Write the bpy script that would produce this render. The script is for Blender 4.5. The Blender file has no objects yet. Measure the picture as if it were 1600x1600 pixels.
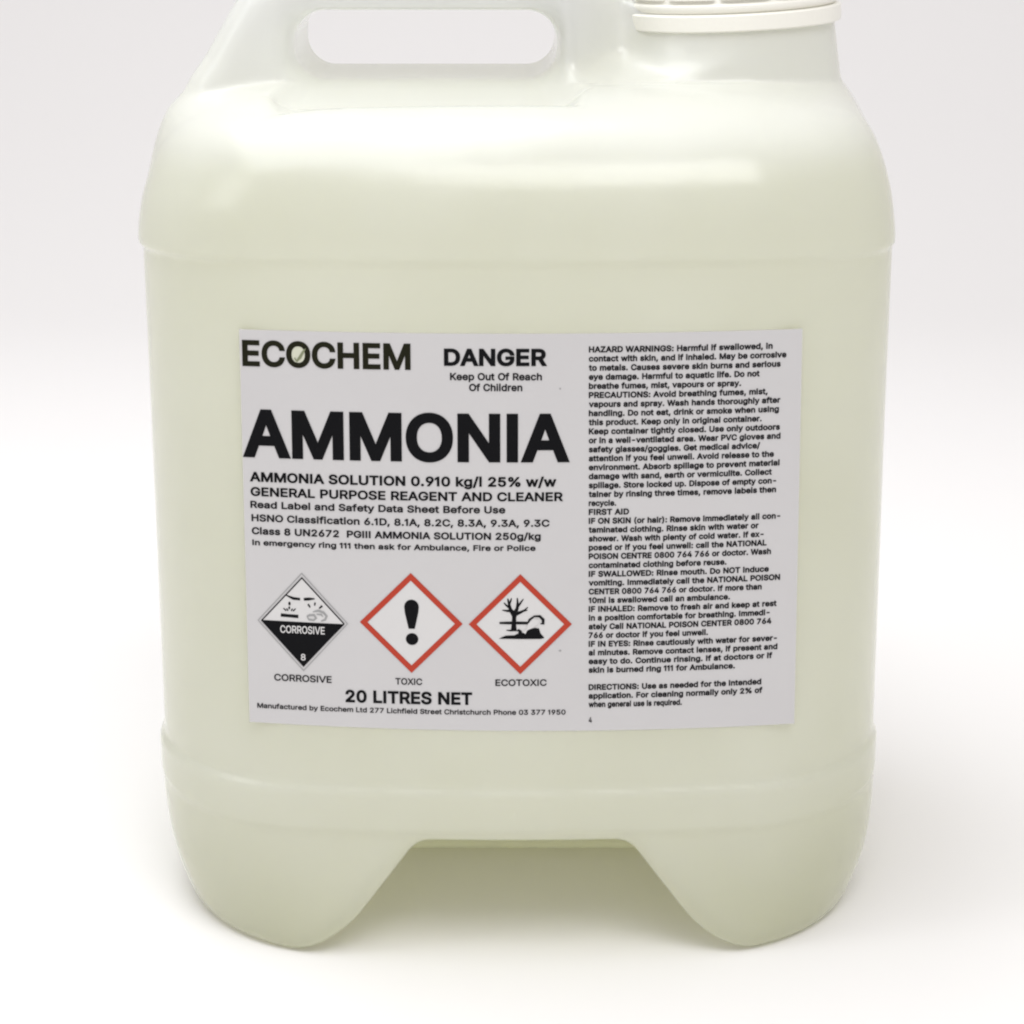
import bpy, bmesh, math, random
import numpy as np

# ------------------------------------------------------------------ camera, light, exposure
sc = bpy.context.scene
COL = sc.collection
R = math.radians

cam_d = bpy.data.cameras.new('camera')
cam = bpy.data.objects.new('camera', cam_d); COL.objects.link(cam)
cam_d.sensor_width = 36.0; cam_d.lens = 78.75
cam_d.shift_y = -355.0 / 1600.0
cam_d.shift_x = -3.0 / 1600.0
cam_d.clip_start = 0.05; cam_d.clip_end = 50
cam.location = (0, -0.8, 0.43)
cam.rotation_euler = (R(90 - 11.4), 0, 0)
sc.camera = cam

world = bpy.data.worlds.new('World'); sc.world = world
world.use_nodes = True
bg = world.node_tree.nodes['Background']
bg.inputs[0].default_value = (1.0, 0.975, 0.975, 1); bg.inputs[1].default_value = 0.60

def area(name, loc, target, w, h, power, color=(1, 1, 1)):
    l = bpy.data.lights.new(name, 'AREA'); l.shape = 'RECTANGLE'; l.size = w; l.size_y = h
    l.energy = power; l.color = color
    o = bpy.data.objects.new(name, l); COL.objects.link(o); o.location = loc
    d = [target[i] - loc[i] for i in range(3)]
    from mathutils import Vector
    o.rotation_euler = Vector(d).to_track_quat('-Z', 'Y').to_euler()
    return o
area('softbox_overhead', (-0.42, 0.15, 1.45), (0.0, 0.06, 0.15), 1.3, 0.9, 9.6, (0.95, 0.985, 1.0))
area('softbox_front', (0.35, -0.95, 1.85), (0, 0.0, 0.12), 1.2, 0.9, 14.5)
area('softbox_left', (-1.3, -0.45, 0.95), (0, 0.1, 0.25), 0.5, 0.7, 2.0, (0.97, 0.99, 1.0))

sc.view_settings.view_transform = 'Standard'; sc.view_settings.look = 'None'
sc.view_settings.exposure = 0.27; sc.view_settings.gamma = 1.0
sc.render.engine = 'CYCLES'
sc.cycles.use_denoising = True
sc.cycles.max_bounces = 24; sc.cycles.diffuse_bounces = 12; sc.cycles.transmission_bounces = 16
sc.cycles.glossy_bounces = 6
sc.cycles.filter_width = 2.1

# ------------------------------------------------------------------ materials
def mat(name, color, rough=0.5, spec=0.5, **kw):
    m = bpy.data.materials.new(name); m.use_nodes = True
    b = m.node_tree.nodes['Principled BSDF']
    b.inputs['Base Color'].default_value = (*color, 1); b.inputs['Roughness'].default_value = rough
    b.inputs['Specular IOR Level'].default_value = spec
    for k, v in kw.items(): b.inputs[k.replace('_', ' ')].default_value = v
    return m

def noise_color(m, c1, c2, scale, detail=3):
    nt = m.node_tree; b = nt.nodes['Principled BSDF']
    tc = nt.nodes.new('ShaderNodeTexCoord'); n = nt.nodes.new('ShaderNodeTexNoise')
    n.inputs['Scale'].default_value = scale; n.inputs['Detail'].default_value = detail
    r = nt.nodes.new('ShaderNodeMix'); r.data_type = 'RGBA'
    r.inputs[6].default_value = (*c1, 1); r.inputs[7].default_value = (*c2, 1)
    nt.links.new(tc.outputs['Object'], n.inputs['Vector'])
    nt.links.new(n.outputs['Fac'], r.inputs[0]); nt.links.new(r.outputs[2], b.inputs['Base Color'])
    return n

def noise_bump(m, scale, strength, dist, target=None, detail=2):
    nt = m.node_tree; b = target or nt.nodes['Principled BSDF']
    tc = nt.nodes.new('ShaderNodeTexCoord'); n = nt.nodes.new('ShaderNodeTexNoise')
    n.inputs['Scale'].default_value = scale; n.inputs['Detail'].default_value = detail
    bp = nt.nodes.new('ShaderNodeBump'); bp.inputs['Strength'].default_value = strength
    bp.inputs['Distance'].default_value = dist
    nt.links.new(tc.outputs['Object'], n.inputs['Vector']); nt.links.new(n.outputs['Fac'], bp.inputs['Height'])
    nt.links.new(bp.outputs['Normal'], b.inputs['Normal'])
    return bp

def shell_material():
    """natural (unpigmented) polyethylene wall: part scattering back, part letting light through, waxy gloss"""
    m = bpy.data.materials.new('natural_polyethylene'); m.use_nodes = True
    nt = m.node_tree; nt.nodes.clear()
    out = nt.nodes.new('ShaderNodeOutputMaterial')
    dif = nt.nodes.new('ShaderNodeBsdfDiffuse'); dif.inputs[0].default_value = (0.972, 0.978, 0.975, 1)
    tr = nt.nodes.new('ShaderNodeBsdfTranslucent'); tr.inputs[0].default_value = (0.980, 0.985, 0.982, 1)
    gl = nt.nodes.new('ShaderNodeBsdfGlossy'); gl.inputs['Roughness'].default_value = 0.25
    gl.inputs[0].default_value = (1, 1, 1, 1)
    m1 = nt.nodes.new('ShaderNodeMixShader'); 
    # brightness put into the mix: grip, neck and shoulder made less translucent to whiten
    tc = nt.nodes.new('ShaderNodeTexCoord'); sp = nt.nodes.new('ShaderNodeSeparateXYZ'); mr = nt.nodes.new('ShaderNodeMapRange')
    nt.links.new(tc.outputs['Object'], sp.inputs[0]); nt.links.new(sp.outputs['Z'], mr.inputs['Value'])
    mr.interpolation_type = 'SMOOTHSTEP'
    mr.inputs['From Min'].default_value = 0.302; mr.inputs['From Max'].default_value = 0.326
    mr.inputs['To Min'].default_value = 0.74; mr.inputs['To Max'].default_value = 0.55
    wn = nt.nodes.new('ShaderNodeTexNoise'); wn.inputs['Scale'].default_value = 14; wn.inputs['Detail'].default_value = 4
    ad = nt.nodes.new('ShaderNodeMath'); ad.operation = 'MULTIPLY_ADD'; ad.inputs[1].default_value = 0.16
    sb = nt.nodes.new('ShaderNodeMath'); sb.operation = 'SUBTRACT'; sb.inputs[1].default_value = 0.08
    m3 = nt.nodes.new('ShaderNodeMapRange'); m3.inputs['From Min'].default_value = 0.0; m3.inputs['From Max'].default_value = 0.07
    m3.inputs['To Min'].default_value = 0.18; m3.inputs['To Max'].default_value = 0.0   # base made more translucent, to add brightness in the arch
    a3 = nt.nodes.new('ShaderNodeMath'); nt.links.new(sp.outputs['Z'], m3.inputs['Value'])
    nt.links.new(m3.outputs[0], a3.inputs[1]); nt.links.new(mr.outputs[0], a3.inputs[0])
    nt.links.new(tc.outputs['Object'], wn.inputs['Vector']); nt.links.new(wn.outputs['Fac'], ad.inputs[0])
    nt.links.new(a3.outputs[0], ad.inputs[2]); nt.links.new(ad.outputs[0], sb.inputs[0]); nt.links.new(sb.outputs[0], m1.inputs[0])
    m2 = nt.nodes.new('ShaderNodeMixShader')
    fr = nt.nodes.new('ShaderNodeFresnel'); fr.inputs[0].default_value = 1.5
    nt.links.new(dif.outputs[0], m1.inputs[1]); nt.links.new(tr.outputs[0], m1.inputs[2])
    nt.links.new(m1.outputs[0], m2.inputs[1]); nt.links.new(gl.outputs[0], m2.inputs[2])
    nt.links.new(fr.outputs[0], m2.inputs[0]); nt.links.new(m2.outputs[0], out.inputs[0])
    bp = noise_bump(m, 38, 0.24, 0.002, target=gl, detail=7)
    nt.links.new(bp.outputs[0], dif.inputs['Normal'])
    return m

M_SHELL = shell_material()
def liquid_material():
    """cloudy pale yellow liquid: scatters light back and passes light on, tinting it"""
    m = bpy.data.materials.new('pale_solution'); m.use_nodes = True
    nt = m.node_tree; nt.nodes.clear()
    out = nt.nodes.new('ShaderNodeOutputMaterial')
    dif = nt.nodes.new('ShaderNodeBsdfDiffuse'); dif.inputs[0].default_value = (0.93, 0.955, 0.87, 1)
    tr = nt.nodes.new('ShaderNodeBsdfTranslucent'); tr.inputs[0].default_value = (0.981, 0.972, 0.83, 1)
    mx = nt.nodes.new('ShaderNodeMixShader'); mx.inputs[0].default_value = 0.72
    nt.links.new(dif.outputs[0], mx.inputs[1]); nt.links.new(tr.outputs[0], mx.inputs[2]); nt.links.new(mx.outputs[0], out.inputs[0])
    return m
M_LIQ = liquid_material()
M_CAP = mat('cream_cap_plastic', (0.80, 0.785, 0.72), 0.32)
M_PAPER = mat('label_paper', (0.56, 0.54, 0.55), 0.34, 0.4)
noise_color(M_PAPER, (0.515, 0.503, 0.506), (0.54, 0.530, 0.53), 30)
noise_bump(M_PAPER, 45, 0.12, 0.0015)
M_WHITE = mat('label_white', (0.60, 0.59, 0.585), 0.5, 0.2)
M_INK = mat('black_ink', (0.006, 0.006, 0.007), 0.6, 0.06)
M_OLIVE = mat('olive_black_ink', (0.014, 0.014, 0.007), 0.6, 0.06)
M_FINE = mat('fine_print_ink', (0.012, 0.011, 0.013), 0.6, 0.06)
M_LEAF = mat('leaf_green_ink', (0.20, 0.22, 0.13), 0.5, 0.3)
M_LEAFBG = mat('leaf_pale_ink', (0.56, 0.57, 0.46), 0.5, 0.3)
M_RED = mat('red_ink', (0.42, 0.048, 0.026), 0.5, 0.15)
M_GREY = mat('grey_ink', (0.30, 0.30, 0.30), 0.5, 0.3)
M_BACK = mat('white_sweep_paper', (0.81, 0.795, 0.79), 0.8, 0.2)

# ------------------------------------------------------------------ helpers
def link(name, me, m=None, parent=None, smooth=True):
    o = bpy.data.objects.new(name, me); COL.objects.link(o)
    if m: me.materials.append(m)
    if smooth: me.polygons.foreach_set('use_smooth', [True] * len(me.polygons))
    if parent: o.parent = parent
    return o

def surface_nets(F, lo, h, func):
    """mesh of the zero set of the sampled field F (negative inside), vertices then pulled onto func = 0"""
    nx, ny, nz = F.shape
    S = F < 0
    acc = np.zeros((nx-1, ny-1, nz-1, 3), np.float32); cnt = np.zeros((nx-1, ny-1, nz-1), np.float32)
    quads = []
    for ax in range(3):
        a = [slice(None)]*3; b = [slice(None)]*3
        a[ax] = slice(0, -1); b[ax] = slice(1, None)
        A, B = F[tuple(a)], F[tuple(b)]
        cr = S[tuple(a)] != S[tuple(b)]
        idx = np.argwhere(cr)
        fa = A[cr]; fb = B[cr]; t = fa / (fa - fb)
        p = idx.astype(np.float32); p[:, ax] += t
        u, v = [(1, 2), (2, 0), (0, 1)][ax]
        cells = []
        for du, dv in ((-1, -1), (0, -1), (0, 0), (-1, 0)):
            c = idx.copy(); c[:, u] += du; c[:, v] += dv
            cells.append(c)
            np.add.at(acc, (c[:, 0], c[:, 1], c[:, 2]), p)
            np.add.at(cnt, (c[:, 0], c[:, 1], c[:, 2]), 1)
        flip = ~S[tuple(a)][cr]      # outside to inside along +axis
        q = np.stack(cells, 1)
        q[flip] = q[flip][:, ::-1]
        quads.append(q)
    used = cnt > 0
    ids = np.full(cnt.shape, -1, np.int64); ids[used] = np.arange(used.sum())
    V = acc[used] / cnt[used][:, None] * h + np.array(lo, np.float32)
    Q = np.concatenate(quads); Q = ids[Q[..., 0], Q[..., 1], Q[..., 2]]
    V = V.astype(np.float64)
    for _ in range(4):
        e = 4e-4
        f0 = func(V[:, 0], V[:, 1], V[:, 2])
        g = np.stack([func(V[:, 0]+e*(k == 0), V[:, 1]+e*(k == 1), V[:, 2]+e*(k == 2)) -
                      func(V[:, 0]-e*(k == 0), V[:, 1]-e*(k == 1), V[:, 2]-e*(k == 2)) for k in range(3)], 1) / (2*e)
        g2 = np.maximum((g*g).sum(1), 0.15)
        step = -(f0/g2)[:, None]*g
        ln = np.linalg.norm(step, axis=1); k = np.minimum(1, h*0.4/np.maximum(ln, 1e-12))
        V += 0.8*step*k[:, None]
    return V, Q

def mesh_from(name, V, Q):
    me = bpy.data.meshes.new(name)
    me.vertices.add(len(V)); me.vertices.foreach_set('co', V.astype(np.float32).ravel())
    me.loops.add(Q.size); me.loops.foreach_set('vertex_index', Q.astype(np.int32).ravel())
    me.polygons.add(len(Q)); me.polygons.foreach_set('loop_start', np.arange(0, Q.size, 4, dtype=np.int32))
    me.update(calc_edges=True); me.validate()
    return me

# ------------------------------------------------------------------ the backdrop: a paper sweep
def make_sweep():
    prof = [(-2.2, 0.0), (-0.6, 0.0), (0.0, 0.0), (1.15, 0.0)]
    rad = 1.05
    for i in range(1, 25):
        a = i/24*math.pi/2
        prof.append((1.15 + rad*math.sin(a), rad*(1-math.cos(a))))
    prof += [(2.20, 1.9), (2.20, 3.0)]
    vs, fs = [], []
    xs = [-2.4, -1.2, 0, 1.2, 2.4]
    for y, z in prof:
        for x in xs: vs.append((x, y, z))
    n = len(xs)
    for i in range(len(prof)-1):
        for j in range(n-1):
            fs.append((i*n+j, i*n+j+1, (i+1)*n+j+1, (i+1)*n+j))
    me = bpy.data.meshes.new('backdrop'); me.from_pydata(vs, [], fs)
    o = link('backdrop', me, M_BACK); o['kind'] = 'structure'
    return o
make_sweep()

# ------------------------------------------------------------------ the jerrycan
can = bpy.data.objects.new('jerrycan', None); COL.objects.link(can)
can['label'] = 'translucent plastic jerrycan of pale liquid with grey ammonia label, standing on white backdrop'
can['category'] = 'jerrycan'

YC, HY = 0.120, 0.120
def smooth_table(tab, sigma=0.0025):
    zz = np.arange(-0.01, 0.36, 0.0005); v = np.interp(zz, [t[0] for t in tab], [t[1] for t in tab])
    r = int(3*sigma/0.0005); kx = np.exp(-0.5*(np.arange(-r, r+1)*0.0005/sigma)**2); kx /= kx.sum()
    return zz, np.convolve(np.pad(v, r, mode='edge'), kx, 'valid')
LEFT_SIDE = smooth_table([(-.01, -.1335), (0, -.1345), (.006, -.1380), (.012, -.1408), (.02, -.1438), (.03, -.1462), (.045, -.1480), (.06, -.1485), (.2, -.1500),
                          (.27, -.1510), (.280, -.1508), (.2912, -.1488), (.3026, -.1452), (.3132, -.1415), (.3209, -.1370), (.3265, -.1310), (.330, -.124), (.334, -.112)])
RIGHT_SIDE = smooth_table([(-.01, .139), (0, .140), (.006, .1435), (.012, .146), (.02, .149), (.03, .151), (.045, .1520), (.2, .1525),
                           (.27, .1532), (.28, .1527), (.2928, .1508), (.3031, .1483), (.3137, .1447), (.323, .1388), (.3294, .131), (.332, .124), (.334, .112)])
NECK = (0.0885, 0.120)
Z_TOP = 0.334

def sstep(a, b, x):
    t = np.clip((x-a)/(b-a), 0, 1); return t*t*(3-2*t)
def smin(a, b, k):
    h = np.maximum(k-np.abs(a-b), 0)/k; return np.minimum(a, b)-h*h*k*0.25
def smax(a, b, k): return -smin(-a, -b, k)
def box2(X, Y, hx, hy, r):
    qx = np.abs(X)-hx+r; qy = np.abs(Y)-hy+r
    return np.hypot(np.maximum(qx, 0), np.maximum(qy, 0)) + np.minimum(np.maximum(qx, qy), 0) - r

HANDLE = [(-0.1400, 0.270), (-0.1375, 0.308), (-0.1352, 0.3225), (-0.1275, 0.3362), (-0.1215, 0.3446), (-0.114, 0.3578), (-0.107, 0.369),
          (-0.094, 0.381), (-0.078, 0.387), (-0.050, 0.390), (-0.010, 0.390), (0.012, 0.387), (0.028, 0.380),
          (0.0400, 0.366), (0.0455, 0.350), (0.050, 0.334), (0.055, 0.300), (0.055, 0.270)]
def poly_sdf(px, pz, pts):
    d = np.full(np.shape(px), 1e9); inside = np.zeros(np.shape(px), bool)
    n = len(pts)
    for i in range(n):
        ax, az = pts[i]; bx, bz = pts[(i+1) % n]
        ex, ez = bx-ax, bz-az; wx, wz = px-ax, pz-az
        t = np.clip((wx*ex+wz*ez)/(ex*ex+ez*ez), 0, 1)
        d = np.minimum(d, np.hypot(wx-ex*t, wz-ez*t))
        c = ((az > pz) != (bz > pz)) & (px < (bx-ax)*(pz-az)/(bz-az+1e-12)+ax)
        inside ^= c
    return np.where(inside, -d, d)

def body_field(x, y, z):
    ax = np.abs(x)/0.15
    zr = 0.278 - 0.004*ax**4                                  # shoulder ledge, a little lower at the sides
    rec = sstep(0.0675, 0.0715, z)*(1-sstep(-0.0035, 0.0, z-zr))    # recessed label panel
    foot = 1-sstep(0.0525, 0.0555, z)                          # slightly set-back feet
    # dome
    t = np.clip((z-0.284)/(Z_TOP+0.0005-0.284), 0, 1)
    k = 1-np.sqrt(np.maximum(1-t**2.5, 0))
    u = np.clip((0.050-z)/0.050, 0, 1.05)
    kb = 1-np.sqrt(np.maximum(1-np.minimum(u, 0.9995)**3.0, 0))
    xr = np.interp(z, *RIGHT_SIDE) - 0.0015 - 0.0012*rec - 0.0004*foot
    xl = np.interp(z, *LEFT_SIDE) + 0.0018 + 0.0018*rec + 0.0004*foot
    hy = HY - 0.0015*rec - 0.0011*foot - 0.072*k - 0.001*kb + 0.0009*np.exp(-((z-0.0697)/0.0014)**2) + 0.0006*np.exp(-((z-0.0535)/0.0014)**2)
    xc = (xr+xl)/2; hx = (xr-xl)/2
    hx = hx - (y-YC)**2/2.4
    hy = hy - (x*x)/1.36
    f = box2(x-xc, y-YC, hx, hy, 0.056 - 0.004*kb)
    f = smax(f, z-Z_TOP, 0.004)
    # the base is lifted a little between the feet
    f = smax(f, 0.003*(1-sstep(0.045, 0.068, np.abs(x-0.0035)))-z, 0.006)
    # pouring grip: a deep arch pressed into the base at the front and at the back
    hw = 0.0405 + (0.0480-z)*0.72 + 24*np.maximum(0.018-z, 0)**2
    d = smax((np.abs(x-0.0035)-hw)*0.85, z-0.0480, 0.005)
    wall = 0.090 - 0.30*z
    d = smax(d, (YC-wall)-np.abs(y-YC), 0.010)
    f = smax(f, -d, 0.009)
    return f

def crest_field(x, y, z):
    hd = poly_sdf(x, z, HANDLE)
    yc = 0.121
    half = 0.046 - 0.030*sstep(0.018, 0.046, x)*sstep(0.325, 0.345, z)
    r = 0.012
    a = hd+r; b = np.abs(y-yc)-half+r
    g = np.minimum(np.maximum(a, b), 0)+np.hypot(np.maximum(a, 0), np.maximum(b, 0))-r
    # neck with a flared root
    rn = 0.0422 + 0.007*np.clip((0.356-z)/0.05, 0, 1)
    nk = (np.hypot(x-NECK[0], y-NECK[1])-rn)*0.9
    nk = smax(nk, z-0.362, 0.003)
    nk = smax(nk, 0.27-z, 0.003)
    g = smin(g, nk, 0.020)
    return g

def hole_field(x, y, z):
    # the grip hole; its rim widens towards the front and back faces
    fl = np.clip((np.abs(y-0.121)-0.026)/0.020, 0, 1.6)**2*0.0035
    return box2(x+0.0350, z-0.3477, 0.0520+fl, 0.0135+fl, 0.0120)

def can_field(x, y, z):
    f = smin(body_field(x, y, z), crest_field(x, y, z), 0.015)
    hf = np.maximum(hole_field(x, y, z), np.abs(y-0.121)-0.08)
    return smax(f, -hf, 0.007)

def sample(func, lo, hi, h):
    ax = [np.arange(lo[i], hi[i]+h, h) for i in range(3)]
    F = np.empty((len(ax[0]), len(ax[1]), len(ax[2])), np.float32)
    Y, Z = np.meshgrid(ax[1], ax[2], indexing='ij')
    for i0 in range(0, len(ax[0]), 24):
        xs = ax[0][i0:i0+24][:, None, None]
        F[i0:i0+24] = func(xs + 0*Y, Y + 0*xs, Z + 0*xs)
    return F

LO, HI = (-0.160, -0.008, -0.006), (0.162, 0.250, 0.398)
H = 0.0016
F = sample(can_field, LO, HI, H)
V, Q = surface_nets(F, LO, H, can_field)
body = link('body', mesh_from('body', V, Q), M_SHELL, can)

LEVEL = 0.312
WALL = 0.0030
def liquid_field(x, y, z):
    return smax(can_field(x, y, z)+WALL, z-LEVEL, 0.002)
H2 = 0.003
F2 = sample(liquid_field, LO, (0.162, 0.250, 0.330), H2)
V2, Q2 = surface_nets(F2, LO, H2, liquid_field)
liq = link('liquid', mesh_from('liquid', V2, Q2), M_LIQ, can)

# ------------------------------------------------------------------ cap
def lathe(prof, n=96):
    vs, fs = [], []
    for r, z in prof:
        for i in range(n):
            a = 2*math.pi*i/n; vs.append((r*math.cos(a), r*math.sin(a), z))
    m = len(prof)
    for k in range(m-1):
        for i in range(n):
            j = (i+1) % n
            fs.append((k*n+i, k*n+j, (k+1)*n+j, (k+1)*n+i))
    return vs, fs
cap_empty = bpy.data.objects.new('cap', None); COL.objects.link(cap_empty); cap_empty.parent = can
cap_empty.location = (NECK[0]+0.0005, NECK[1], 0.3540); cap_empty.rotation_euler = (0, R(-2.8), 0)
vs, fs = lathe([(0.0405, 0.0000), (0.0440, 0.0), (0.0446, 0.0006), (0.0446, 0.0062), (0.0440, 0.0068), (0.0420, 0.0070)])
me = bpy.data.meshes.new('tamper_band'); me.from_pydata(vs, [], fs); link('tamper_band', me, M_CAP, cap_empty, smooth=False)
vs, fs = lathe([(0.0415, 0.0070), (0.0425, 0.0073), (0.0432, 0.0085), (0.0436, 0.0100), (0.0430, 0.0108), (0.0418, 0.0112),
                (0.0418, 0.0290), (0.0410, 0.0312), (0.0390, 0.0320), (0.0300, 0.0320), (0.0290, 0.0312), (0.0001, 0.0312)])
me = bpy.data.meshes.new('cap_shell'); me.from_pydata(vs, [], fs); link('cap_shell', me, M_CAP, cap_empty)
def rib_mesh(a, wdt, r0, r1, z0, z1):
    me = bpy.data.meshes.new('grip_rib')
    n = 6; vs, fs = [], []
    for i in range(n+1):
        ang = a - wdt/2 + wdt*i/n
        e = 0.0006 if i in (0, n) else 0.0
        for r, z in ((r0, z0), (r1-e, z0), (r1-e, z1-0.001), (r1-e-0.0008, z1), (r0, z1)):
            vs.append((r*math.cos(ang), r*math.sin(ang), z))
    for i in range(n):
        for k in range(4):
            fs.append((i*5+k, (i+1)*5+k, (i+1)*5+k+1, i*5+k+1))
    fs.append((0, 1, 2, 3, 4)); b = n*5; fs.append((b+4, b+3, b+2, b+1, b))
    me.from_pydata(vs, [], fs); return me
for i in range(12):
    a = -math.pi/2 + 0.05 + 2*math.pi*i/12
    o = link('grip_rib', rib_mesh(a, 2*math.pi/12*0.90, 0.0415, 0.0434, 0.0125, 0.0295), M_CAP, cap_empty, smooth=False)
# small moulding mark on the neck root
# ------------------------------------------------------------------ the printed label, in millimetres on the front face
def face_y(x):           # front face of the recessed panel
    return x*x/1.36 + 0.0015
def on_label(u, v, off):
    x = u/1000.0
    y = face_y(x); s = x/0.68; n = math.sqrt(1+s*s)
    return (x + off*s/n, y - off/n, v/1000.0)

label = None
def label_sheet():
    me = bpy.data.meshes.new('label'); vs, fs = [], []
    NU, NV = 48, 24
    C = {(0, 0): (-101.3, 96.0), (1, 0): (107.6, 94.9), (0, 1): (-101.6, 250.1), (1, 1): (106.8, 250.1)}
    ring = []
    for j in range(NV+1):
        for i in range(NU+1):
            a, b = i/NU, j/NV
            u = (1-b)*((1-a)*C[0, 0][0]+a*C[1, 0][0]) + b*((1-a)*C[0, 1][0]+a*C[1, 1][0])
            v = (1-b)*((1-a)*C[0, 0][1]+a*C[1, 0][1]) + b*((1-a)*C[0, 1][1]+a*C[1, 1][1])
            vs.append(on_label(u, v, 0.00030))
    for j in range(NV):
        for i in range(NU):
            k = j*(NU+1)+i; fs.append((k, k+1, k+NU+2, k+NU+1))
    # paper edge going down onto the wall
    edge = [i for i in range(NU+1)] + [(NU)+(NU+1)*j for j in range(1, NV+1)] + [NV*(NU+1)+NU-i for i in range(1, NU+1)] + [(NU+1)*(NV-j) for j in range(1, NV)]
    base = len(vs)
    for e in edge:
        x, y, z = vs[e]; vs.append((x, y+0.0005, z))
    m = len(edge)
    for i in range(m):
        j = (i+1) % m; fs.append((edge[j], edge[i], base+i, base+j))
    me.from_pydata(vs, [], fs); return link('label', me, M_PAPER, can, smooth=False)
label = label_sheet()
label['label'] = 'grey printed sticker with black lettering and three diamond hazard signs'

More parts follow.
